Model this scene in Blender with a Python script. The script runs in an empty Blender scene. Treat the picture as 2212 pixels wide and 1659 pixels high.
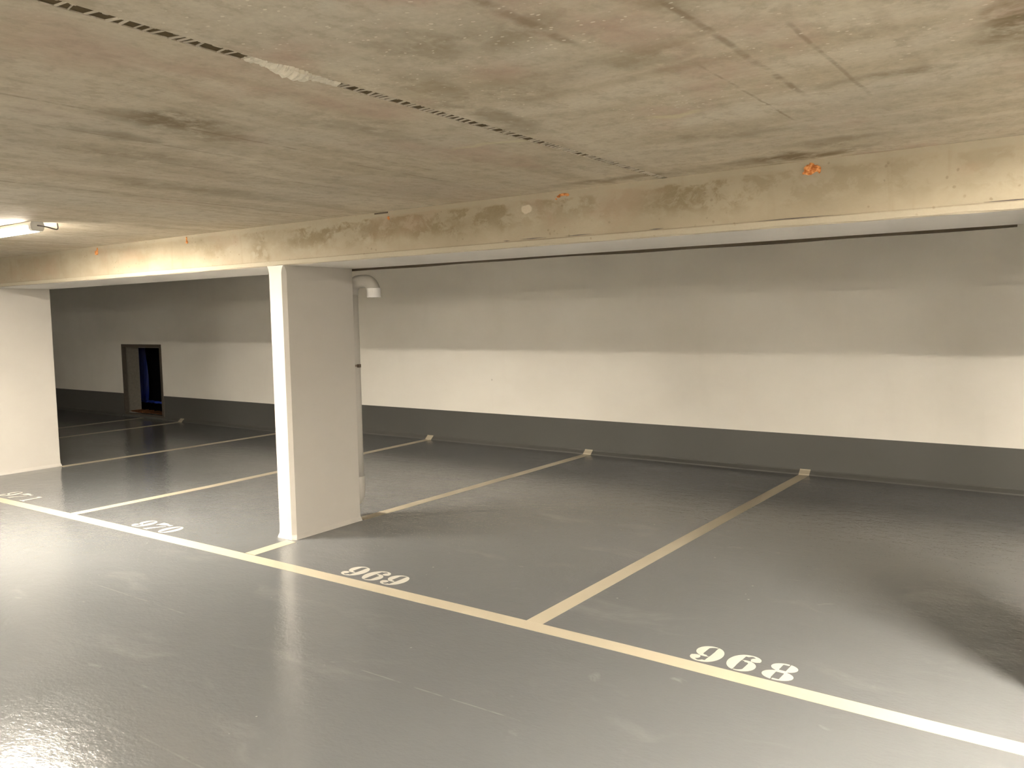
import bpy, bmesh, math, random
from mathutils import Vector, Matrix
random.seed(7)
S = bpy.context.scene
C = S.collection

# ------------------------------------------------------------------ measurements (metres)
H_CAM = 1.6221
Z_CEIL = 2.303
Z_BEAM = 2.008
Y_BF, Y_BB = 3.99, 4.70          # beam front / back face
Y_WR, Y_WL = 8.305, 7.797        # far wall, right and left of the step
X_STEP = -9.2
Z_BAND = 0.397
Y_LINE = 3.49

# ------------------------------------------------------------------ node helper
class NT:
    def __init__(self, name):
        self.mat = bpy.data.materials.new(name)
        self.mat.use_nodes = True
        self.nt = self.mat.node_tree
        self.nt.nodes.clear()
        self.out = self.nt.nodes.new('ShaderNodeOutputMaterial')
        self.bsdf = self.nt.nodes.new('ShaderNodeBsdfPrincipled')
        self.nt.links.new(self.bsdf.outputs[0], self.out.inputs[0])
        tc = self.nt.nodes.new('ShaderNodeTexCoord')
        self.obj = tc.outputs['Object']
        self._sep = None
    def put(self, sock, v):
        if isinstance(v, bpy.types.NodeSocket):
            self.nt.links.new(v, sock)
        else:
            if hasattr(sock, 'default_value'):
                try:
                    n = len(sock.default_value)
                    v = tuple(v)
                    if n == 4 and len(v) == 3: v = v + (1,)
                except TypeError:
                    pass
                sock.default_value = v
    def math(self, op, a, b=0.0, c=None, clamp=False):
        n = self.nt.nodes.new('ShaderNodeMath'); n.operation = op; n.use_clamp = clamp
        self.put(n.inputs[0], a); self.put(n.inputs[1], b)
        if c is not None: self.put(n.inputs[2], c)
        return n.outputs[0]
    def add(self, a, b): return self.math('ADD', a, b)
    def sub(self, a, b): return self.math('SUBTRACT', a, b)
    def mul(self, a, b): return self.math('MULTIPLY', a, b)
    def smooth(self, v, lo, hi, to0=0.0, to1=1.0):
        n = self.nt.nodes.new('ShaderNodeMapRange'); n.interpolation_type = 'SMOOTHSTEP'
        self.put(n.inputs[0], v); n.inputs[1].default_value = lo; n.inputs[2].default_value = hi
        n.inputs[3].default_value = to0; n.inputs[4].default_value = to1
        return n.outputs[0]
    def scale(self, vec, s, off=(0, 0, 0)):
        n = self.nt.nodes.new('ShaderNodeMapping')
        self.put(n.inputs[0], vec); n.inputs[1].default_value = off; n.inputs[3].default_value = s
        return n.outputs[0]
    def noise(self, vec, s=(1, 1, 1), off=(0, 0, 0), detail=4, rough=.55, dist=0.0):
        n = self.nt.nodes.new('ShaderNodeTexNoise')
        self.put(n.inputs['Vector'], self.scale(vec, s, off))
        n.inputs['Scale'].default_value = 1; n.inputs['Detail'].default_value = detail
        n.inputs['Roughness'].default_value = rough; n.inputs['Distortion'].default_value = dist
        return n.outputs[0]
    def voronoi(self, vec, s):
        n = self.nt.nodes.new('ShaderNodeTexVoronoi')
        self.put(n.inputs['Vector'], self.scale(vec, s)); n.inputs['Scale'].default_value = 1
        return n.outputs['Distance']
    def mix(self, f, a, b):
        n = self.nt.nodes.new('ShaderNodeMix'); n.data_type = 'RGBA'
        self.put(n.inputs[0], f); self.put(n.inputs[6], a); self.put(n.inputs[7], b)
        return n.outputs[2]
    def sep(self):
        if self._sep is None:
            n = self.nt.nodes.new('ShaderNodeSeparateXYZ'); self.nt.links.new(self.obj, n.inputs[0])
            self._sep = n.outputs
        return self._sep
    def warp(self, vec, amt, sc):
        n = self.nt.nodes.new('ShaderNodeTexNoise'); self.put(n.inputs['Vector'], vec)
        n.inputs['Scale'].default_value = sc; n.inputs['Detail'].default_value = 3
        s = self.nt.nodes.new('ShaderNodeVectorMath'); s.operation = 'SUBTRACT'
        self.put(s.inputs[0], n.outputs[1]); s.inputs[1].default_value = (.5, .5, .5)
        m = self.nt.nodes.new('ShaderNodeVectorMath'); m.operation = 'MULTIPLY_ADD'
        self.put(m.inputs[0], s.outputs[0]); m.inputs[1].default_value = (amt, amt, amt); self.put(m.inputs[2], vec)
        return m.outputs[0]
    def blob(self, vec, c, r, inner=.35):
        """soft elliptical stain: 1 in the middle, 0 outside"""
        n = self.nt.nodes.new('ShaderNodeVectorMath'); n.operation = 'SUBTRACT'
        self.put(n.inputs[0], vec); n.inputs[1].default_value = c
        m = self.nt.nodes.new('ShaderNodeVectorMath'); m.operation = 'DIVIDE'
        self.put(m.inputs[0], n.outputs[0]); m.inputs[1].default_value = r
        l = self.nt.nodes.new('ShaderNodeVectorMath'); l.operation = 'LENGTH'; self.put(l.inputs[0], m.outputs[0])
        return self.smooth(l.outputs['Value'], inner, 1.0, 1.0, 0.0)
    def bump(self, h, strength=.2, dist=.01):
        n = self.nt.nodes.new('ShaderNodeBump'); n.inputs['Strength'].default_value = strength
        n.inputs['Distance'].default_value = dist; self.put(n.inputs['Height'], h)
        self.nt.links.new(n.outputs[0], self.bsdf.inputs['Normal'])
    def done(self, col, rough=.6, spec=.5, metal=0.0):
        self.put(self.bsdf.inputs['Base Color'], col); self.put(self.bsdf.inputs['Roughness'], rough)
        self.put(self.bsdf.inputs['Specular IOR Level'], spec); self.bsdf.inputs['Metallic'].default_value = metal
        return self.mat

# ------------------------------------------------------------------ materials
def mat_floor():
    m = NT('grey_epoxy_floor'); o = m.obj
    base = m.mix(m.noise(o, (.5, .5, .5), detail=3), (.120, .1235, .126), (.152, .156, .158))
    # pale trowel swirls
    w = m.warp(o, .9, .8)
    sw = m.smooth(m.noise(w, (.9, 2.6, 1), (3, 1, 0), detail=5, rough=.6), .56, .78)
    col = m.mix(m.mul(sw, .5), base, (.23, .23, .225))
    sw2 = m.smooth(m.noise(m.warp(o, .5, 1.5), (5, 9, 1), (7, 2, 0), detail=4), .66, .8)
    col = m.mix(m.mul(sw2, .42), col, (.25, .25, .245))
    # thin scratches along the aisle
    x, y, z = m.sep()
    wy = m.add(y, m.mul(m.sub(m.noise(o, (.6, .6, .6)), .5), .06))
    for (yy, x0, x1, s) in ((2.62, -3.0, -1.75, .22), (2.61, -5.2, -4.0, .16), (1.7, -3.2, -1.6, .12)):
        l = m.smooth(m.math('ABSOLUTE', m.sub(wy, yy)), .002, .006, 1, 0)
        l = m.mul(l, m.mul(m.smooth(x, x0, x0 + .2), m.smooth(x, x1 - .2, x1, 1, 0)))
        l = m.mul(l, m.smooth(m.noise(o, (7, 7, 7)), .4, .6))
        col = m.mix(m.mul(l, s), col, (.36, .35, .33))
    sp = m.smooth(m.voronoi(o, (7, 7, 1)), .035, .05, 1, 0)
    sp = m.mul(sp, m.smooth(m.noise(o, (1.5, 1.5, 1)), .5, .6))
    col = m.mix(m.mul(sp, .35), col, (.5, .49, .46))
    rough = m.add(.10, m.mul(m.noise(o, (2, 3, 1), detail=5), .12))
    h = m.add(m.mul(m.noise(o, (38, 55, 1), detail=2), .5), m.mul(m.noise(o, (9, 12, 1), detail=3), 1.0))
    m.bump(h, .22, .010)
    return m.done(col, rough, .36)

def mat_wall(name='white_wall_paint', c0=(.77, .735, .67), c1=(.83, .80, .735)):
    m = NT(name); o = m.obj
    n = m.noise(o, (.7, .7, 1.1), detail=5)
    col = m.mix(m.smooth(n, .3, .7), c0, c1)
    g = m.smooth(m.noise(o, (3, 3, .8), (2, 0, 0), detail=5), .55, .75)
    col = m.mix(m.mul(g, .12), col, (.60, .57, .50))
    pit = m.mul(m.smooth(m.voronoi(o, (3.2, 3.2, 3.2)), .03, .045, 1, 0), m.smooth(m.noise(o, (1.1, 1.1, 1.1)), .52, .62))
    col = m.mix(m.mul(pit, .5), col, (.42, .39, .34))
    m.bump(m.noise(o, (40, 40, 40), detail=3), .12, .004)
    return m.done(col, .62, .3)

def mat_band():
    m = NT('dark_grey_wall_paint'); o = m.obj
    col = m.mix(m.noise(o, (.8, .8, 1.5), detail=4), (.085, .083, .075), (.105, .103, .094))
    m.bump(m.noise(o, (35, 35, 35), detail=3), .12, .004)
    return m.done(col, .42, .4)

def mat_ceiling():
    m = NT('raw_concrete_ceiling'); o = m.obj
    x, y, z = m.sep()
    w = m.warp(o, .25, 1.6)
    right = m.smooth(m.add(x, m.mul(m.sub(m.noise(o, (1.2, 1.2, 1)), .5), .9)), -2.1, -1.3)
    # brush-like streaks: along y on the left slab, along x on the right
    sy = m.noise(w, (5.5, .55, 1), detail=5, rough=.62)
    sx = m.noise(w, (.8, 6.5, 1), (4, 2, 0), detail=5, rough=.62)
    st = m.add(m.mul(sy, m.sub(1.0, right)), m.mul(sx, right))
    col = m.mix(m.smooth(st, .3, .7), (.46, .387, .278), (.60, .53, .412))
    # broad grey clouds
    cl = m.smooth(m.noise(w, (.9, 1.0, 1), (1, 6, 0), detail=4), .42, .66)
    col = m.mix(m.mul(cl, .45), col, (.46, .42, .345))
    # mid-sized mottling
    mo = m.noise(o, (16, 13, 1), (3, 7, 0), detail=4, rough=.72)
    col = m.mix(m.mul(m.smooth(mo, .46, .68), .42), col, (.30, .245, .165))
    col = m.mix(m.mul(m.smooth(mo, .46, .30), .4), col, (.60, .54, .42))
    # pinkish patches
    pk = m.mul(m.smooth(m.noise(w, (2.1, 1.6, 1), (9, 3, 0), detail=4), .52, .68), m.smooth(x, -3.2, -1.6, .25, 1.0))
    col = m.mix(m.mul(pk, .62), col, (.44, .305, .23))
    # olive brown stains with shapes of their own
    stains = [(-2.66, 1.72, .16, .26, .75), (-2.72, 1.86, .10, .30, .5), (-2.98, 1.74, .10, .26, .45), (-3.35, 2.0, .25, .5, .35),
              (-1.16, 3.78, .36, .10, .8), (-.95, 3.60, .30, .10, .45), (-2.05, 3.86, .55, .08, .55), (-.23, 2.42, .09, .22, .8), (-.06, 2.6, .2, .4, .6),
              (-1.22, 1.73, .16, .14, .45), (-1.45, 1.62, .26, .14, .4), (-1.75, 2.3, .10, .55, .45), (-1.68, 1.95, .10, .3, .4),
              (-.55, 2.72, .26, .05, .5), (-1.0, 2.15, .18, .22, .35), (-1.5, 2.1, .24, .22, .35), (-1.25, 3.2, .3, .16, .3),
              (-2.2, 2.2, .14, .4, .35), (-3.9, 2.6, .25, .7, .3), (-.8, 1.7, .1, .3, .35)]
    w2 = m.warp(m.warp(o, .35, 2.2), .10, 9)
    tot = None
    for (sx_, sy_, rx, ry, s) in stains:
        b = m.mul(m.blob(w2, (sx_, sy_, Z_CEIL), (rx * 1.2, ry * 1.2, 10), .15), min(1, s * 1.25))
        tot = b if tot is None else m.math('MAXIMUM', tot, b)
    grain = m.smooth(m.noise(w, (9, 9, 1), detail=4, rough=.7), .28, .55)
    col = m.mix(m.mul(m.mul(tot, grain), .97), col, (.19, .142, .075))
    dk = m.smooth(m.noise(w, (1.6, 2.4, 1), (5, 8, 0), detail=4, rough=.65), .55, .72)
    col = m.mix(m.mul(dk, .33), col, (.275, .215, .135))
    # pale yellowish smears
    ye = m.math('MAXIMUM', m.blob(w2, (-1.25, 2.70, Z_CEIL), (.14, .05, 10)), m.mul(m.blob(w2, (-2.05, 2.74, Z_CEIL), (.28, .03, 10)), .8))
    col = m.mix(m.mul(ye, .5), col, (.62, .58, .36))
    # formwork joint lines running towards the far wall
    lw = m.add(x, m.mul(m.sub(m.noise(o, (3, 4, 1), detail=5, rough=.7), .5), .03))
    lines = [(-4.33, 1.0, 3.99, .012, .55), (-2.70, 1.1, 2.5, .009, .5), (-2.62, 2.2, 3.1, .007, .4), (-2.78, 2.6, 3.4, .008, .45),
             (-.83, 1.6, 2.82, .011, .62), (-.965, 2.2, 3.15, .005, .55), (-.66, 2.0, 2.97, .007, .45), (-1.14, 1.3, 1.95, .018, .55),
             (-3.35, 1.6, 3.6, .008, .4), (-3.02, 1.3, 2.4, .008, .4), (-5.6, 2.0, 3.99, .01, .4), (-.47, 1.9, 2.8, .02, .22)]
    lm = None
    brk = m.smooth(m.noise(o, (5, 9, 1), detail=4, rough=.7), .34, .58)
    for (lx, y0, y1, wd, s) in lines:
        l = m.smooth(m.math('ABSOLUTE', m.sub(lw, lx)), wd * .3, wd * 1.5, 1, 0)
        l = m.mul(m.mul(l, s), m.mul(m.smooth(y, y0, y0 + .15), m.smooth(y, y1 - .1, y1, 1, 0)))
        lm = l if lm is None else m.math('MAXIMUM', lm, l)
    col = m.mix(m.mul(lm, brk), col, (.20, .145, .085))
    # little pale pores
    wp = m.warp(o, .02, 25)
    po = m.smooth(m.voronoi(wp, (30, 42, 1)), .11, .19, 1, 0)
    reg = m.mul(m.smooth(m.noise(o, (1.9, 1.9, 1), (0, 4, 0), detail=3), .40, .55), m.smooth(x, -2.1, -1.6))
    reg = m.mul(reg, m.mul(m.smooth(y, 2.6, 3.1, 1, 0), m.smooth(m.noise(o, (17, 17, 1), detail=1), .38, .5)))
    col = m.mix(m.mul(po, m.mul(reg, .8)), col, (.74, .68, .56))
    fine = m.noise(o, (60, 60, 60), detail=3)
    col = m.mix(m.mul(m.smooth(fine, .3, .7), .16), col, (.28, .24, .18))
    m.bump(m.add(m.mul(fine, .4), m.mul(st, .6)), .25, .006)
    return m.done(col, .8, .25)

def mat_beam():
    m = NT('stained_beam_concrete'); o = m.obj
    x, y, z = m.sep()
    w = m.warp(o, .18, 3.5)
    n = m.noise(w, (1.6, 1.6, 2.6), detail=4, rough=.6)
    col = m.mix(m.smooth(n, .32, .68), (.335, .283, .20), (.405, .353, .262))
    # olive weathering in ragged blotches, strongest between the middle pillar and the right half
    mid = m.mul(m.smooth(x, -5.9, -4.6), m.smooth(x, -1.9, -.9, 1.0, .2))
    mid = m.math('MAXIMUM', mid, m.smooth(x, -7.6, -6.6, .12, .38))
    ol = m.smooth(m.noise(m.warp(o, .12, 7), (5.5, 5.5, 8.5), (2, 0, 5), detail=5, rough=.68), .44, .56)
    ob = m.smooth(m.noise(w, (1.7, 1.7, 2.2), (6, 0, 1), detail=4), .40, .56)
    zz = m.smooth(m.add(z, m.mul(m.sub(m.noise(w, (7, 1, 1), detail=4), .5), .07)), 2.272, 2.252, 0, 1)
    zl = m.smooth(m.add(z, m.mul(m.sub(m.noise(w, (5, 1, 1), (4, 0, 0), detail=4), .5), .16)), 2.08, 2.17)
    zm = m.mul(m.smooth(zz, 0, 1), zl)
    col = m.mix(m.mul(m.mul(m.mul(ol, m.add(.25, m.mul(ob, .75))), mid), m.mul(zm, .95)), col, (.23, .185, .11))
    pk = m.smooth(m.noise(w, (1.8, 1.8, 3), (8, 0, 2), detail=4), .52, .68)
    col = m.mix(m.mul(pk, .4), col, (.36, .25, .175))
    w2 = m.warp(m.warp(o, .10, 9), .03, 40)
    for (bx, bz, rx, rz, st) in ((-5.15, 2.13, .16, .12, .6), (-5.05, 2.07, .06, .05, .6), (-4.55, 2.16, .30, .08, .5), (-3.95, 2.2, .30, .09, .6), (-3.35, 2.17, .30, .08, .6), (-2.95, 2.235, .12, .03, .8), (-5.7, 2.17, .25, .07, .35), (-6.7, 2.18, .25, .05, .3), (-1.85, 2.2, .35, .07, .35)):
        bl = m.mul(m.blob(w2, (bx, Y_BF, bz), (rx, 5, rz), .15), m.smooth(m.noise(w2, (12, 12, 14), detail=5), .36, .54))
        col = m.mix(m.mul(bl, st), col, (.225, .175, .10))
    # vertical drips
    dr = m.smooth(m.noise(o, (14, 14, 1.1), detail=4), .58, .72)
    col = m.mix(m.mul(dr, .28), col, (.265, .21, .135))
    # pale slurry along both edges
    te = m.smooth(m.add(z, m.mul(m.sub(m.noise(w, (7, 1, 1), (1, 0, 0)), .5), .03)), 2.268, 2.282)
    col = m.mix(m.mul(te, .55), col, (.38, .335, .25))
    be = m.smooth(m.add(z, m.mul(m.sub(m.noise(w, (9, 1, 1), (3, 0, 0)), .5), .016)), 2.048, 2.036)
    col = m.mix(m.mul(be, .8), col, (.42, .375, .29))
    # pale repaired patch and round repair below the orange lump
    rp = m.blob(m.warp(o, .03, 20), (-2.757, Y_BF, 2.222), (.045, 1, .028), .7)
    col = m.mix(m.mul(rp, .7), col, (.66, .59, .47))
    rr = m.blob(o, (-1.16, Y_BF, 2.228), (.04, 1, .026), .9)
    col = m.mix(m.mul(rr, .35), col, (.38, .33, .25))
    # pores
    po = m.mul(m.smooth(m.voronoi(m.warp(o, .02, 20), (24, 24, 24)), .12, .2, 1, 0), m.smooth(m.noise(o, (5, 5, 5)), .52, .62))
    col = m.mix(m.mul(po, .6), col, (.22, .18, .12))
    fine = m.noise(o, (70, 70, 70), detail=3)
    col = m.mix(m.mul(m.smooth(fine, .3, .7), .14), col, (.33, .28, .2))
    m.bump(m.add(m.mul(fine, .5), m.noise(o, (12, 12, 12), detail=4)), .3, .006)
    return m.done(col, .75, .25)

def plain(name, col, rough=.5, spec=.5, noise=.0, sc=20, metal=0.0, bump=0.0):
    m = NT(name)
    if noise:
        c2 = tuple(max(0, c * (1 - noise)) for c in col)
        c = m.mix(m.noise(m.obj, (sc, sc, sc), detail=4), c2, tuple(min(1, k * (1 + noise * .5)) for k in col))
    else:
        c = col
    if bump: m.bump(m.noise(m.obj, (sc, sc, sc), detail=4), bump, .006)
    return m.done(c, rough, spec, metal)

def emit(name, col, strength):
    # frosted lens: brightest underneath, dimmer on its flanks
    m = NT(name); x, y, z = m.sep()
    m.put(m.bsdf.inputs['Base Color'], (.9, .9, .88))
    m.put(m.bsdf.inputs['Emission Color'], col)
    m.put(m.bsdf.inputs['Emission Strength'], m.smooth(z, -.0595, -.0575, strength, strength * .08))
    return m.mat

def mat_line(name='cream_line_paint', c0=(.40, .352, .262), c1=(.465, .41, .31)):
    m = NT(name); o = m.obj
    c = m.mix(m.noise(o, (2.2, 2.2, 1), detail=5), c0, c1)
    wear = m.smooth(m.noise(o, (11, 11, 1), (3, 3, 0), detail=5, rough=.7), .64, .78)
    c = m.mix(m.mul(wear, .25), c, (.38, .37, .33))
    m.bump(m.noise(o, (50, 50, 1), detail=3), .1, .004)
    return m.done(c, .5, .4)

def mat_plug():
    m = NT('orange_foam'); o = m.obj
    c = m.mix(m.smooth(m.noise(o, (60, 60, 60), detail=4), .35, .65), (.42, .13, .03), (.78, .36, .13))
    m.bump(m.noise(o, (90, 90, 90), detail=3), .5, .01)
    return m.done(c, .8, .2)

M = dict(floor=mat_floor(), wall=mat_wall(), band=mat_band(), ceiling=mat_ceiling(), beam=mat_beam(),
         pillar=mat_wall('white_pillar_paint', (.53, .50, .455), (.585, .555, .505)), line=mat_line(), number=mat_line('white_number_paint', (.44, .42, .37), (.51, .485, .43)), plug=mat_plug(),
         under=mat_wall('beam_underside_paint', (.78, .745, .69), (.84, .80, .745)),
         dark=plain('dark_brown_matte', (.105, .085, .06), .9, .1, .4, 6), seam=plain('dark_seam_recess', (.115, .085, .045), .9, .1, .5, 14),
         mortar=plain('seam_mortar', (.56, .50, .40), .9, .1, .3, 40, bump=.5), patch=plain('mortar_patch', (.66, .61, .50), .9, .1, .3, 30, bump=.6),
         pvc=plain('grey_pvc', (.50, .475, .43), .42, .4, .06, 6), pvcw=plain('pale_pvc', (.74, .72, .70), .4, .4, .04, 6),
         clamp=plain('clamp_metal', (.22, .17, .13), .5, .5, .3, 60, .6), lampbody=plain('lamp_housing', (.72, .70, .66), .45, .4),
         cable=plain('grey_cable', (.10, .085, .075), .6, .3), frame=plain('dark_hatch_frame', (.10, .084, .066), .7, .3, .3, 20),
         reveal=plain('grey_concrete_reveal', (.22, .20, .165), .85, .2, .3, 25, bump=.3), rust=plain('rusty_sill', (.13, .05, .016), .85, .2, .6, 45, bump=.5),
         void=plain('dark_void', (.012, .012, .014), .95, .05, .3, 3), blue=plain('deep_blue', (.04, .09, .62), .35, .5, .5, 5),
         tube=emit('lit_tube', (1.0, .91, .775), 30.0), tube3=emit('lit_tube_strong', (1.0, .91, .775), 51.0), tube2=emit('lit_tube_aisle', (1.0, .91, .775), 34.0))  # diffuser strengths tuned separately for the right, aisle and rear lamps

# ------------------------------------------------------------------ mesh helpers
def link(name, bm, mats, parent=None, loc=None, smooth=False):
    me = bpy.data.meshes.new(name)
    bmesh.ops.recalc_face_normals(bm, faces=bm.faces)
    bm.to_mesh(me); bm.free()
    for mm in (mats if isinstance(mats, (list, tuple)) else [mats]): me.materials.append(M[mm])
    if smooth:
        for p in me.polygons: p.use_smooth = True
    o = bpy.data.objects.new(name, me); C.objects.link(o)
    if parent is not None: o.parent = parent
    if loc is not None: o.location = loc
    return o
def tag(o, label, cat, group=None):
    o['label'] = label; o['category'] = cat
    if group: o['group'] = group
    return o
def struct(o):
    o['kind'] = 'structure'; return o
def empty(name, loc, label, cat, group=None):
    o = bpy.data.objects.new(name, None); C.objects.link(o); o.location = loc
    o.empty_display_size = .1
    return tag(o, label, cat, group)
def box(bm, x0, x1, y0, y1, z0, z1):
    v = [bm.verts.new(p) for p in ((x0, y0, z0), (x1, y0, z0), (x1, y1, z0), (x0, y1, z0), (x0, y0, z1), (x1, y0, z1), (x1, y1, z1), (x0, y1, z1))]
    return [bm.faces.new([v[i] for i in f]) for f in ((3, 2, 1, 0), (4, 5, 6, 7), (0, 1, 5, 4), (1, 2, 6, 5), (2, 3, 7, 6), (3, 0, 4, 7))]
def loft(bm, rings, cap=True, closed=True):
    R = [[bm.verts.new(p) for p in r] for r in rings]
    n = len(R[0])
    for a, b in zip(R, R[1:]):
        for i in range(n if closed else n - 1):
            j = (i + 1) % n
            bm.faces.new((a[i], a[j], b[j], b[i]))
    if cap:
        bm.faces.new(list(reversed(R[0]))); bm.faces.new(R[-1])
    return R
def tube_path(bm, pts, r, n=20, cap=True):
    pts = [Vector(p) for p in pts]
    rad = r if isinstance(r, (list, tuple)) else [r] * len(pts)
    rings = []; up = None
    for i, p in enumerate(pts):
        t = (pts[min(i + 1, len(pts) - 1)] - pts[max(i - 1, 0)]).normalized()
        if up is None:
            up = Vector((0, 1, 0)) if abs(t.y) < .9 else Vector((1, 0, 0))
        a = (up - t * up.dot(t)).normalized(); b = t.cross(a); up = a
        rings.append([p + rad[i] * (math.cos(k * 2 * math.pi / n) * a + math.sin(k * 2 * math.pi / n) * b) for k in range(n)])
    loft(bm, rings, cap)
def ico(bm, c, r, sub=2, jit=.25):
    b2 = bmesh.new(); bmesh.ops.create_icosphere(b2, subdivisions=sub, radius=1)
    mp = {}
    for v in b2.verts:
        k = 1 + random.uniform(-jit, jit)
        mp[v.index] = bm.verts.new((c[0] + v.co.x * r[0] * k, c[1] + v.co.y * r[1] * k, c[2] + v.co.z * r[2] * k))
    for f in b2.faces: bm.faces.new([mp[v.index] for v in f.verts])
    b2.free()

# ------------------------------------------------------------------ setting
XL, XR, YF = -24.0, 8.0, -6.5
bm = bmesh.new(); box(bm, XL, XR, YF, 9.0, -.15, 0); struct(link('floor', bm, 'floor'))

XS = -1.86   # ceiling joint
bm = bmesh.new()
def seam_x(y): return XS - .028 * (y - 1.0) / 2.4
NSEG = 12
ys = [YF + (9.0 - YF) * i / NSEG for i in range(NSEG + 1)]
for side in (-1, 1):
    rings = []
    for yy in ys:
        xs = seam_x(yy) + side * .021
        xo = XL if side < 0 else XR
        rings.append([(xo, yy, Z_CEIL), (xs, yy, Z_CEIL), (xs, yy, Z_CEIL + .2), (xo, yy, Z_CEIL + .2)])
    loft(bm, rings)
struct(link('ceiling', bm, 'ceiling'))

# rough joint between the two slabs: dark recess crossed by mortar ridges
bm = bmesh.new()
rings = []
for yy in ys:
    xs = seam_x(yy)
    rings.append([(xs - .0205, yy, Z_CEIL + .003), (xs + .0205, yy, Z_CEIL + .003), (xs + .0205, yy, Z_CEIL + .05), (xs - .0205, yy, Z_CEIL + .05)])
loft(bm, rings)
seam = struct(link('trim_1', bm, 'seam'))
bm = bmesh.new()
yy = .3
while yy < 3.985:
    if 1.50 < yy < 1.68:
        yy = 1.68
    t = random.choice((.003, .004, .005, .006, .009)) * random.uniform(.7, 1.3)
    gap = random.choice((.016, .022, .026, .034, .05)) * random.uniform(.7, 1.2)
    if yy > 1.7: gap *= .85; t *= 1.2
    xs = seam_x(yy); zz = Z_CEIL - random.uniform(-.0005, .001)
    sk = random.uniform(-.006, .006)
    loft(bm, [[(xs - .0205, yy - sk, zz + .0045), (xs - .0205, yy + t - sk, zz + .0045), (xs - .0205, yy + t * .8 - sk, zz), (xs - .0205, yy + t * .2 - sk, zz)],
              [(xs + .0205, yy + sk, zz + .0045), (xs + .0205, yy + t + sk, zz + .0045), (xs + .0205, yy + t * .8 + sk, zz), (xs + .0205, yy + t * .2 + sk, zz)]])
    yy += t + gap
# crumbly lips along both sides
for side in (-1, 1):
    yy = .3
    while yy < 3.97:
        L = random.uniform(.008, .03); w = random.uniform(.001, .0045)
        xs = seam_x(yy) + side * .0205
        loft(bm, [[(xs, yy, Z_CEIL + .002), (xs - side * w, yy + L * .3, Z_CEIL + .002), (xs - side * w, yy + L * .7, Z_CEIL + .002), (xs, yy + L, Z_CEIL + .002)],
                  [(xs, yy, Z_CEIL - .001), (xs - side * w * .7, yy + L * .3, Z_CEIL - .001), (xs - side * w * .7, yy + L * .7, Z_CEIL - .001), (xs, yy + L, Z_CEIL - .001)]])
        yy += L + random.uniform(0, .06)
link('mortar_ridges', bm, 'mortar', seam)['kind'] = 'stuff'
bm = bmesh.new()
for i in range(26):
    t = i / 25; yy = 1.44 + .30 * t
    prof = math.sin(math.pi * min(1, max(0, (yy - 1.50) / .16))) if 1.5 < yy < 1.66 else .0
    ico(bm, (seam_x(yy) + random.uniform(-.006, .006), yy, Z_CEIL + .004), (.021 + .012 * prof, .014, .010 + .016 * prof), 2, .22)
link('mortar_patch', bm, 'patch', seam)

# far wall with a step behind the middle pillar and a hole for the hatch
HX0, HX1, HZ0, HZ1 = -13.90, -12.72, .035, 1.245
bm = bmesh.new()
box(bm, X_STEP, XR, Y_WR, 9.0, 0, Z_CEIL)
YT = 8.09
box(bm, XL, HX0, Y_WL, YT, 0, Z_CEIL)
box(bm, HX1, X_STEP, Y_WL, YT, 0, Z_CEIL)
box(bm, HX0, HX1, Y_WL, YT, HZ1, Z_CEIL)
box(bm, HX0, HX1, Y_WL, YT, 0, HZ0)
box(bm, X_STEP - .2, X_STEP, YT, 9.0, 0, Z_CEIL)
struct(link('wall_back', bm, 'wall'))
bm = bmesh.new(); box(bm, XL - .2, XL, YF, 9, 0, Z_CEIL); struct(link('wall_left', bm, 'wall'))
bm = bmesh.new(); box(bm, XR, XR + .2, YF, 9, 0, Z_CEIL); struct(link('wall_right', bm, 'wall'))
bm = bmesh.new(); box(bm, XL, XR, YF - .2, YF, 0, Z_CEIL); struct(link('wall_front', bm, 'wall'))

# dark painted base band with a small cove at the floor
def band(x0, x1, yw):
    bm = bmesh.new()
    pr = [(yw, 0), (yw - .052, 0), (yw - .046, .012), (yw - .028, .026), (yw - .010, .040), (yw - .004, .052), (yw - .004, Z_BAND), (yw, Z_BAND)]
    loft(bm, [[(x0, a, b) for a, b in pr], [(x1, a, b) for a, b in pr]])
    return bm
struct(link('baseboard_back', band(X_STEP, XR, Y_WR), 'band'))
b1 = band(XL, HX0 - .02, Y_WL); me = bpy.data.meshes.new('t'); b1.to_mesh(me); b1.free()
b2 = band(HX1 + .02, X_STEP, Y_WL); b2.from_mesh(me)
box(b2, HX0 - .02, HX1 + .02, Y_WL - .02, Y_WL - .0005, 0, HZ0 - .002)
bpy.data.meshes.remove(me)
struct(link('baseboard_left', b2, 'band'))

# ------------------------------------------------------------------ beam
bm = bmesh.new()
NX = 60
def beam_ring(x):
    j = .0025 * math.sin(x * 9) + .002 * math.sin(x * 23 + 1)
    return [(x, Y_BF, Z_CEIL), (x, Y_BF + j * .4, 2.048), (x, Y_BF - .004, 2.042), (x, Y_BF - .003, Z_BEAM + .006 + j), (x, Y_BF + .006, Z_BEAM), (x, Y_BB, Z_BEAM), (x, Y_BB, Z_CEIL)]
loft(bm, [beam_ring(XL + (XR - XL) * i / 240) for i in range(241)])
bm.normal_update()
beam = link('concrete_beam', bm, ['beam', 'under'])
for p in beam.data.polygons:
    if p.normal.z < -.9 and p.center.y > Y_BF + .1: p.material_index = 1
tag(beam, 'long stained beige concrete beam under the ceiling, resting on the white pillars', 'beam')
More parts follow.
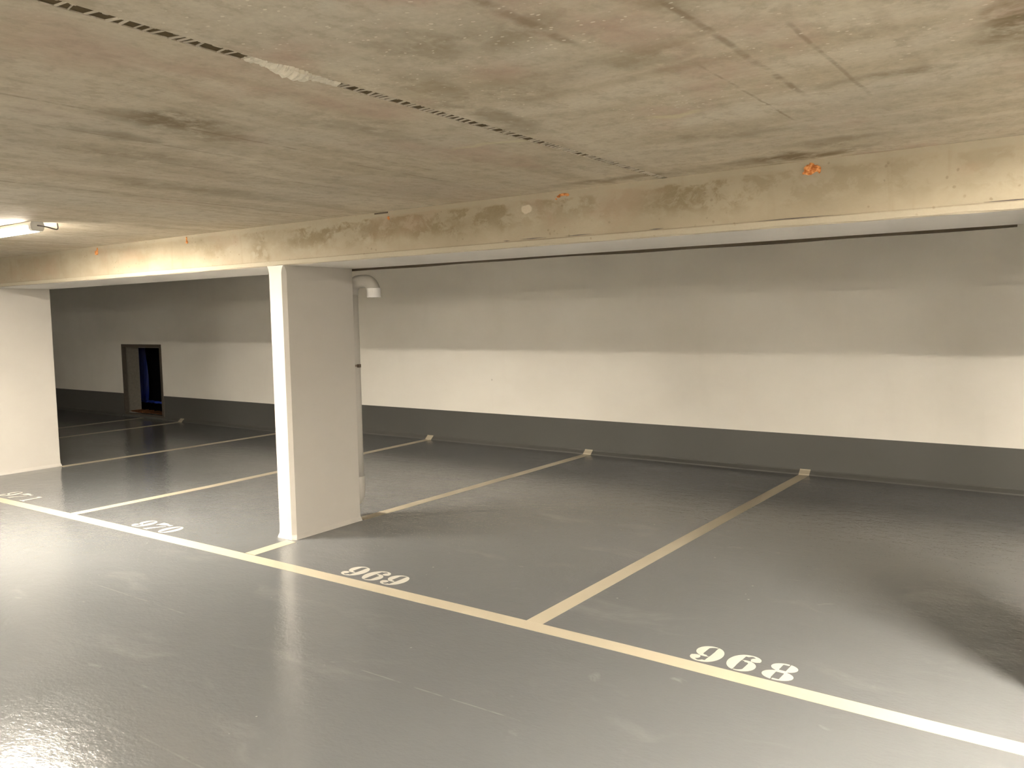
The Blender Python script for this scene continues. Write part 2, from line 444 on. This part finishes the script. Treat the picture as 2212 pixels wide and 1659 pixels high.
# dark strip along the rear edge, right of the middle pillar
bm = bmesh.new(); N = 60
loft(bm, [[(x, Y_BB + .0005, Z_BEAM - .010 - .006 * abs(math.sin(x * 1.1 + .4)) - .002 * math.sin(x * 7)), (x, Y_BB + .03, Z_BEAM - .010 - .006 * abs(math.sin(x * 1.1 + .4)) - .002 * math.sin(x * 7)),
           (x, Y_BB + .03, Z_BEAM + .05), (x, Y_BB + .0005, Z_BEAM + .05)] for x in [-4.99 + (4.99 - .40) * i / N for i in range(N + 1)]])
link('rear_strip', bm, 'dark', beam)['label'] = 'dark strip along the rear lower edge'
def plug(x, z, bits, lab):
    bm = bmesh.new()
    for (dx, dz, rx, rz) in bits: ico(bm, (x + dx, Y_BF - .002, z + dz), (rx, min(.012, rx * .6), rz), 2, .22)
    o = link('orange_plug', bm, 'plug', beam); o['label'] = lab
plug(-1.16, 2.262, [(0, 0, .034, .022), (-.012, -.012, .026, .012), (.002, .018, .014, .014), (.036, -.004, .010, .016), (.012, .004, .024, .014)], 'large orange lump high on the beam')
plug(-2.50, 2.279, [(0, 0, .032, .008), (.024, -.004, .010, .008), (-.032, -.008, .012, .007), (-.050, -.020, .006, .005)], 'arc of orange residue')
plug(-3.835, 2.262, [(0, 0, .010, .010), (.004, -.008, .006, .007)], 'small orange brown speck')
plug(-6.06, 2.262, [(0, .014, .008, .020), (.004, -.012, .012, .012)], 'small yellowish orange speck')
plug(-7.44, 2.250, [(0, -.006, .024, .020), (.016, .020, .010, .022)], 'round orange lump near the lamp')
bm = bmesh.new(); box(bm, -3.96, -3.84, Y_BF - .0025, Y_BF + .002, 2.292, 2.301)
link('crack', bm, 'dark', beam)
for (a, b, z) in ((-2.92, -2.87, 2.052), (-2.80, -2.62, 2.054), (-2.50, -2.32, 2.052), (-1.42, -1.06, 2.047), (-.46, -.24, 2.049), (-1.98, -1.90, 2.05)):
    bm = bmesh.new()
    loft(bm, [[(a, Y_BF - .003, z), (a, Y_BF - .003, z + .0005), (a, Y_BF + .002, z)], [((a + b) / 2, Y_BF - .003, z - .003), ((a + b) / 2, Y_BF - .003, z + .002), ((a + b) / 2, Y_BF + .002, z)],
              [(b, Y_BF - .003, z), (b, Y_BF - .003, z + .0005), (b, Y_BF + .002, z)]])
    link('crack', bm, 'cable', beam)  # dark slivers drawn for the shadow in the cracks above the lip

# ------------------------------------------------------------------ pillars
def pillar(xr, label, yf=3.957, yb=4.645, w=.185, skew=0.0):
    """xr: x of the right face; origin at the foot"""
    c = .026
    def ring(z, cc, g=0.0):
        x0, x1, y0, y1 = -w - g, g, -g, (yb - yf) + g
        return [(x0, y1 - cc, z), (x0, y0 + cc, z), (x0 + cc * .9, y0, z), (x1 - cc, y0, z), (x1, y0 + cc, z), (x1 - skew, y1 - .004, z), (x1 - skew - .004, y1, z), (x0 + cc, y1, z)]
    bm = bmesh.new()
    zs = [(0, c, .012), (.012, c, .010), (.035, c, .002), (.10, c, 0.0)] + [(.10 + (1.955 - .10) * i / 8, c, .0) for i in range(1, 9)] + [(1.985, .018, 0), (2.008, .004, 0), (Z_BEAM - .0005, .003, 0)]
    R = loft(bm, [ring(*a) for a in zs])
    o = link('concrete_pillar', bm, 'pillar', loc=(xr, yf, 0))
    # flared head in front of the beam face
    return tag(o, label, 'pillar', 'white pillars along the bays')
pillar(-4.853, 'slim white painted concrete pillar in the middle, standing between numbers 970 and 969', skew=.02)
pillar(-9.712, 'white painted concrete pillar at the left edge, beside number 971')
pillar(-.005, 'white painted concrete pillar beyond the right edge, casting the long soft floor shadow')

# ------------------------------------------------------------------ vent pipe behind the middle pillar
px, py = -4.963, 4.716
vp = empty('vent_pipe', (px, py, 0), 'grey plastic vent pipe with a gooseneck top, behind the middle pillar', 'pipe')
bm = bmesh.new(); tube_path(bm, [(0, 0, .20), (0, 0, .7), (0, 0, 1.3), (0, 0, 1.86)], .050, 24)
link('pipe', bm, 'pvc', vp, smooth=True)
bm = bmesh.new()
R_ = .124; zc = 1.822; rb = .088
pts = [(rb - rb * math.cos(a), 0, zc - .003 + rb * math.sin(a)) for a in [math.pi / 2 * i / 8 for i in range(9)]]
pts += [(2 * R_ - x, 0, z) for x, _, z in reversed(pts)]
tube_path(bm, [(0, 0, zc - .02)] + pts + [(2 * R_, 0, zc - .012)], .0515, 24)
link('elbow', bm, 'pvc', vp, smooth=True)
bm = bmesh.new()
rings = [(.0525, 1.852), (.0545, 1.850), (.0545, 1.782), (.052, 1.779)]
ring = lambda r, z: [(2 * R_ + r * math.cos(k * math.pi / 14), r * math.sin(k * math.pi / 14), z) for k in range(28)]
loft(bm, [ring(r, z) for r, z in rings] + [ring(.046, 1.779), ring(.046, 1.84)])
o = link('spigot', bm, 'pvcw', vp); o['label'] = 'pale end sleeve pointing down'
bm = bmesh.new(); ring0 = lambda r, z: [(r * math.cos(k * math.pi / 14), r * math.sin(k * math.pi / 14), z) for k in range(28)]
loft(bm, [ring0(.051, 1.232), ring0(.0535, 1.234), ring0(.0535, 1.246), ring0(.051, 1.248)]); box(bm, .044, .064, -.014, .014, 1.226, 1.252)
o = link('pipe_clamp', bm, 'clamp', vp); o['label'] = 'dark metal clamp'
bm = bmesh.new(); pts = [(0, 0, .34), (0, 0, .335), (0, 0, .21)] + [(-.075 + .075 * math.cos(a), 0, .21 - .075 * math.sin(a)) for a in [math.pi / 2 * i / 10 for i in range(1, 11)]] + [(-.12, 0, .135)]
tube_path(bm, pts, [.051, .055, .056] + [.055] * 10 + [.055], 24)
link('bottom_elbow', bm, 'pvc', vp, smooth=True)

# ------------------------------------------------------------------ hatch in the far wall
ht = empty('wall_hatch', ((HX0 + HX1) / 2, Y_WL, HZ0), 'low dark square hatch opening in the far wall, framed in dark metal', 'hatch')
HW = (HX1 - HX0) / 2; HH = HZ1 - HZ0
bm = bmesh.new(); t = .036
for (a, b, c_, d_) in ((-HW - .002, -HW + t, 0, HH), (HW - t, HW + .012, 0, HH), (-HW + t, HW - t, HH - .05, HH), (-HW + t, HW - t, 0, .03)):
    box(bm, a, b, -.012, .045, c_, d_)
link('frame', bm, 'frame', ht)
D = YT - Y_WL
bm = bmesh.new()
box(bm, -HW + .001, -HW + .012, .046, D, .03, HH - .05); link('reveal', bm, 'reveal', ht)
bm = bmesh.new(); box(bm, HW - .012, HW - .001, .046, D, .03, HH - .05); link('reveal', bm, 'reveal', ht)
bm = bmesh.new(); box(bm, -HW + .013, HW - .013, .046, D, HH - .062, HH - .05); link('lintel', bm, 'reveal', ht)
bm = bmesh.new()
for i in range(14):
    xx = -HW + .02 + (2 * HW - .06) * i / 13
    box(bm, xx - .045 if i else xx, xx + .045 if i < 13 else xx, .07 + random.uniform(0, .03), D, .032, .040 + random.uniform(0, .02))
o = link('sill', bm, 'rust', ht); o['label'] = 'rusty brown sill'
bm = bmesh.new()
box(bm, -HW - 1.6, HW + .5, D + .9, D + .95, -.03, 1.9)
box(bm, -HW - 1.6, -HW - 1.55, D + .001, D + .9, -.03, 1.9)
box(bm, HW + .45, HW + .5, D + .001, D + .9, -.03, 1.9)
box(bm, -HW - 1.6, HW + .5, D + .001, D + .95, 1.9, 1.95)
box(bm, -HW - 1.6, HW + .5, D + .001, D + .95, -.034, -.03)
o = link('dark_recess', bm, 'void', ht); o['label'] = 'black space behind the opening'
bm = bmesh.new()  # wavy blue strip behind the opening, with blue lumps along its foot
n = 14
rings = []
for k in range(9):
    z = .12 + 1.75 * k / 8
    rings.append([(-HW - .96 + .22 * i / n + .02 * math.sin(k), D + .55 + .03 * math.sin(i * 1.4 + k * .5) + .02 * i / n, z) for i in range(n + 1)])
loft(bm, rings, cap=False, closed=False)
bmesh.ops.solidify(bm, geom=bm.faces[:], thickness=.006)
for i in range(8):
    ico(bm, (-HW - .85 + .16 * i, D + .50 + .01 * i, .12 - .004 * i), (.10, .05, .030 - .002 * i), 2, .12)
o = link('blue_strip', bm, 'blue', ht); o['label'] = 'deep blue strip inside the opening'

# ------------------------------------------------------------------ painted lines
PT = .0012
def strip(bm, left, right):
    rings = []
    for (l, r) in zip(left, right):
        lz = l[2] if len(l) > 2 else 0; rz = r[2] if len(r) > 2 else 0
        rings.append([(l[0], l[1], lz + .0001), (r[0], r[1], rz + .0001), (r[0], r[1], rz + PT), (l[0], l[1], lz + PT)])
    loft(bm, rings)
# long front line (edges measured, very slightly bowed)
fl = [(-16.0, 3.33), (-8.46, 3.380), (-7.2, 3.397), (-5.2, 3.431), (-4.0, 3.442), (-2.9, 3.449), (-1.9, 3.451), (-.55, 3.423), (.3, 3.42), (4.0, 3.40)]
fu = [(-16.0, 3.42), (-8.46, 3.473), (-7.2, 3.505), (-5.2, 3.541), (-4.0, 3.546), (-2.9, 3.552), (-1.9, 3.549), (-.55, 3.524), (.3, 3.522), (4.0, 3.50)]
bm = bmesh.new(); strip(bm, fl, fu)
tag(link('parking_line', bm, 'line'), 'long cream line along the front of all the bays', 'floor line')
def bay(pieces, label, wall_y=None):
    """pieces: lists of (x centre, y); the last piece may climb onto the wall cove"""
    bm = bmesh.new(); hw = .051
    for k, pc in enumerate(pieces):
        L = [(x - hw, y) for x, y in pc]; R = [(x + hw, y) for x, y in pc]
        strip(bm, L, R)
        if wall_y and k == len(pieces) - 1:
            x = pc[-1][0]; pr = [(wall_y - .0535, .0015), (wall_y - .0475, .0135), (wall_y - .0295, .0275), (wall_y - .0115, .0415), (wall_y - .0055, .0535)]
            loft(bm, [[(x - hw, a, b), (x + hw, a, b), (x + hw, a + .001, b - .001), (x - hw, a + .001, b - .001)] for a, b in pr])
    return tag(link('parking_line', bm, 'line'), label, 'floor line', 'bay divider lines')
bay([[(-2.444, 3.552), (-2.446, 5.5), (-2.440, Y_WR - .053)]], 'cream divider line between bays 969 and 968', Y_WR)
bay([[(-4.832, 3.549), (-4.852, 3.93)], [(-4.905, 4.675), (-4.903, 6.3), (-4.906, Y_WR - .053)]], 'cream divider line interrupted by the middle pillar', Y_WR)
bay([[(-7.165, 3.508), (-7.165, 4.86), (-7.235, 6.2), (-7.335, Y_WR - .053)]],
    'cream divider line between bays 971 and 970, passing left of the middle pillar', Y_WR)
bay([[(-9.665, 4.625), (-9.645, 6.4), (-9.66, Y_WL - .053)]], 'cream divider line starting at the back of the left pillar', Y_WL)
bay([[(-12.13, 3.40), (-12.15, 5.77), (-12.20, Y_WL - .053)]], 'thin cream divider line ending just right of the dark hatch', Y_WL)
bay([[(-13.22, 3.38), (-13.28, 6.3), (-13.345, Y_WL - .02)]], 'farthest cream divider line, ending under the dark hatch')

# ------------------------------------------------------------------ stencilled bay numbers
def ell(x, y, cx, cy, rx, ry): return 1 - math.hypot((x - cx) / rx, (y - cy) / ry)
def AND(*a): return min(a)
def OR(*a): return max(a)
def f8(x, y):
    up = ell(x, y, .5, .755, .43, .245); lo = ell(x, y, .5, .27, .5, .27)
    body = OR(up, lo)
    su = AND(.115 - abs(x - .5), .165 - abs(y - .755)); sl = AND(.135 - abs(x - .5), .185 - abs(y - .265))
    slit = AND(.018 - abs(x - (.5 + (.09 if y > .5 else -.09))), OR(y - .90, .10 - y))
    return AND(body, -su * 6, -sl * 6, -slit * 12)
def f9(x, y):
    big = ell(x, y, .49, .5, .51, .5)
    right = AND(big, OR(x - .615, AND(.035 - y, x - .3), -ell(x, y, .36, .56, .27, .515)))
    right = AND(right, OR(x - .60, .12 - y))
    right = AND(right, OR(x - .28, -1))
    tail = OR(ell(x, y, .20, .225, .165, .12), AND(ell(x, y, .42, .24, .40, .245), -ell(x, y, .50, .30, .36, .262), .30 - y, .52 - x))
    left = AND(ell(x, y, .44, .67, .44, .335), OR(.325 - x, AND(-ell(x, y, .55, .67, .30, .285), .60 - x)))
    left = AND(left, .585 - x)
    tick = AND(.05 - abs(y - .385), x - .28, .50 - x)
    return OR(right, tail, left, tick * .8)
def f6(x, y): return f9(1 - x, 1 - y)
def f0(x, y):
    return AND(ell(x, y, .5, .5, .5, .5), -ell(x, y, .5, .5, .15, .46) * 2, (abs(x - (.5 + .05 * (1 if y > .5 else -1))) - .016) * 10 if (y > .9 or y < .1) else 1)
def f7(x, y):
    bar = AND(.985 - y + .05 * math.sin(x * 6.3), y - .76 + .06 * math.sin(x * 6.3), x - .02, .97 - x)
    serif = AND(x - .02, .13 - x, y - .64, .96 - y)
    xc = .33 + .60 * max(0, (y - .05) / .75) ** 1.25; wd = .16 * max(.12, 1 - y * 1.25) + .025
    stem = AND(wd - abs(x - xc), y - .0, .70 - y)
    return OR(bar, serif, stem)
def f1(x, y):
    stem = AND(.13 - abs(x - .6), y - .07, .93 - y)
    foot = AND(.30 - abs(x - .6), y, .06 - y)
    flag = AND(x - .28, .50 - x, y - .80 + (.5 - x) * .1, .93 - y)
    return OR(stem, foot, flag)
DIG = {'8': f8, '9': f9, '6': f6, '0': f0, '7': f7, '1': f1}
def digit_bm(ch, w, h, nx=44, ny=56):
    f = DIG[ch]; bm = bmesh.new(); V = {}
    g = {(i, j): f((i - .5) / (nx - 1), (j - .5) / (ny - 1)) for i in range(nx + 1) for j in range(ny + 1)}
    P = lambda i, j: ((i - .5) / (nx - 1) * w, (j - .5) / (ny - 1) * h)
    def corner(i, j):
        k = (i, j)
        if k not in V: V[k] = bm.verts.new((*P(i, j), PT))
        return V[k]
    def edge(a, b):
        k = (min(a, b), max(a, b))
        if k not in V:
            fa, fb = g[k[0]], g[k[1]]; t = min(.97, max(.03, fa / (fa - fb)))
            pa, pb = P(*k[0]), P(*k[1]); V[k] = bm.verts.new((pa[0] + t * (pb[0] - pa[0]), pa[1] + t * (pb[1] - pa[1]), PT))
        return V[k]
    for i in range(nx):
        for j in range(ny):
            cs = [(i, j), (i + 1, j), (i + 1, j + 1), (i, j + 1)]; poly = []
            for k in range(4):
                a, b = cs[k], cs[(k + 1) % 4]
                if g[a] > 0: poly.append(corner(*a))
                if (g[a] > 0) != (g[b] > 0): poly.append(edge(a, b))
            if len(poly) >= 3:
                try: bm.faces.new(poly)
                except ValueError: pass
    return bm
proto = {}
def number(txt, xs, y, w, h, rot, label):
    root = empty('bay_number', (xs[0], y, 0), label, 'floor number', 'stencilled bay numbers')
    root.rotation_euler.z = rot
    for k, ch in enumerate(txt):
        if ch in proto:
            o = proto[ch].copy(); C.objects.link(o); o.parent = root
        else:
            o = link('digit', digit_bm(ch, .145, .19), 'number', root); proto[ch] = o
        o.location = (xs[k] - xs[0], 0, 0); o.scale = (w / .145, h / .19, 1)
number('968', (-1.590, -1.420, -1.243), 3.561, .139, .194, -.022, 'cream stencilled number 968 on the floor at right')
number('969', (-3.982, -3.811, -3.637), 3.577, .150, .190, .0, 'cream stencilled number 969 on the floor right of the middle pillar')
number('970', (-6.372, -6.192, -6.012), 3.546, .150, .195, .0, 'cream stencilled number 970 on the floor left of the middle pillar')
number('971', (-8.615, -8.435, -8.215), 3.512, .150, .195, .0, 'cream stencilled number 971 on the floor at the left edge')

# ------------------------------------------------------------------ tube lights
def tube_light(xr, y, length, label):
    """xr: right end; origin on the ceiling"""
    root = empty('tube_light', (xr, y, Z_CEIL), label, 'lamp', 'ceiling tube lights')
    L = length
    bm = bmesh.new(); pr = [(-.040, -.0005), (.040, -.0005), (.047, -.018), (.047, -.026), (-.047, -.026), (-.047, -.018)]
    loft(bm, [[(x, a, b) for a, b in pr] for x in (-L + .03, -.03)]); link('housing', bm, 'lampbody', root)
    bm = bmesh.new(); pr = [(-.044, -.027), (-.043, -.044), (-.040, -.057), (-.037, -.060), (.037, -.060), (.040, -.057), (.043, -.044), (.044, -.027)]
    loft(bm, [[(x, a, b) for a, b in pr] for x in (-L + .031, -.031)]); link('diffuser', bm, 'tube', root)
    for s in (0, 1):
        bm = bmesh.new()
        pr = [(-.041, -.0005), (.041, -.0005), (.049, -.018), (.047, -.048), (.036, -.063), (-.036, -.063), (-.047, -.048), (-.049, -.018)]
        a, b = ((-.03, 0.0) if s == 0 else (-L, -L + .03))
        loft(bm, [[(a, p, q) for p, q in pr], [((a + b) / 2, p, q) for p, q in pr], [(b, p * .92, q * .97) for p, q in pr]] if s == 0 else
             [[(a, p * .92, q * .97) for p, q in pr], [(b, p, q) for p, q in pr]])
        link('end_cap', bm, 'lampbody', root)
    return root
lamp = tube_light(-5.88, 2.76, 1.24, 'lit white tube light on the ceiling at the left edge, with a dangling cable')
bm = bmesh.new()
P0, P1, P2, P3 = Vector((0, 0, -.026)), Vector((.17, .03, -.045)), Vector((.06, .115, -.085)), Vector((-.005, .133, 0))
tube_path(bm, [(1 - t) ** 3 * P0 + 3 * t * (1 - t) ** 2 * P1 + 3 * t * t * (1 - t) * P2 + t ** 3 * P3 for t in [i / 16 for i in range(17)]], .0042, 8)
link('cable', bm, 'cable', lamp)['label'] = 'thin dark cable'
def dup(root, loc, label):
    r = root.copy(); C.objects.link(r); r.location = loc; r['label'] = label
    for ch in root.children:
        c = ch.copy(); C.objects.link(c); c.parent = r
    return r
near = dup(lamp, (1.87, 2.76, Z_CEIL), 'lit tube light beyond the right edge, in line with the visible one')
def retube(l, mname):
    for ch in l.children:
        if ch.name.startswith('diffuser'):
            ch.data = ch.data.copy(); ch.data.materials[0] = M[mname]
retube(near, 'tube3')
far = dup(lamp, (-5.88, -.77, Z_CEIL), 'lit tube light over the aisle behind the viewer, left of centre')
retube(far, 'tube2')
dup(far, (1.87, -.77, Z_CEIL), 'lit tube light over the aisle behind the viewer, far right')

dup(near, (-5.0, -4.8, Z_CEIL), 'unseen tube added as fill light, over the opposite bays behind the viewer, left')  # this lamp and the next are unseen, added to raise the ambient light
dup(near, (2.6, -4.8, Z_CEIL), 'unseen tube added as fill light, over the opposite bays behind the viewer, right')

# ------------------------------------------------------------------ world, camera
wd = bpy.data.worlds.new('World'); S.world = wd; wd.use_nodes = True
wd.node_tree.nodes['Background'].inputs[0].default_value = (0, 0, 0, 1)
cam = bpy.data.cameras.new('camera'); co = bpy.data.objects.new('camera', cam); C.objects.link(co)
cam.sensor_fit = 'HORIZONTAL'; cam.sensor_width = 36.0; cam.lens = 1809.59 * 36.0 / 2212
cam.clip_start = .05; cam.clip_end = 100
r = Vector((0.81182204, 0.58360948, -0.01857295)); u = Vector((-0.03294692, 0.07754149, 0.99644459)); f = Vector((-0.58297469, 0.80832375, -0.08217802))
mw = Matrix(((r.x, u.x, -f.x, 0), (r.y, u.y, -f.y, 0), (r.z, u.z, -f.z, H_CAM), (0, 0, 0, 1)))
co.matrix_world = mw
S.camera = co
vs = S.view_settings
vs.view_transform = 'Standard'; vs.look = 'None'; vs.exposure = 5.25; vs.gamma = 1.0; vs.use_curve_mapping = False
S.cycles.max_bounces = 6; S.cycles.diffuse_bounces = 5; S.cycles.glossy_bounces = 3; S.cycles.adaptive_threshold = .08; S.cycles.adaptive_min_samples = 20
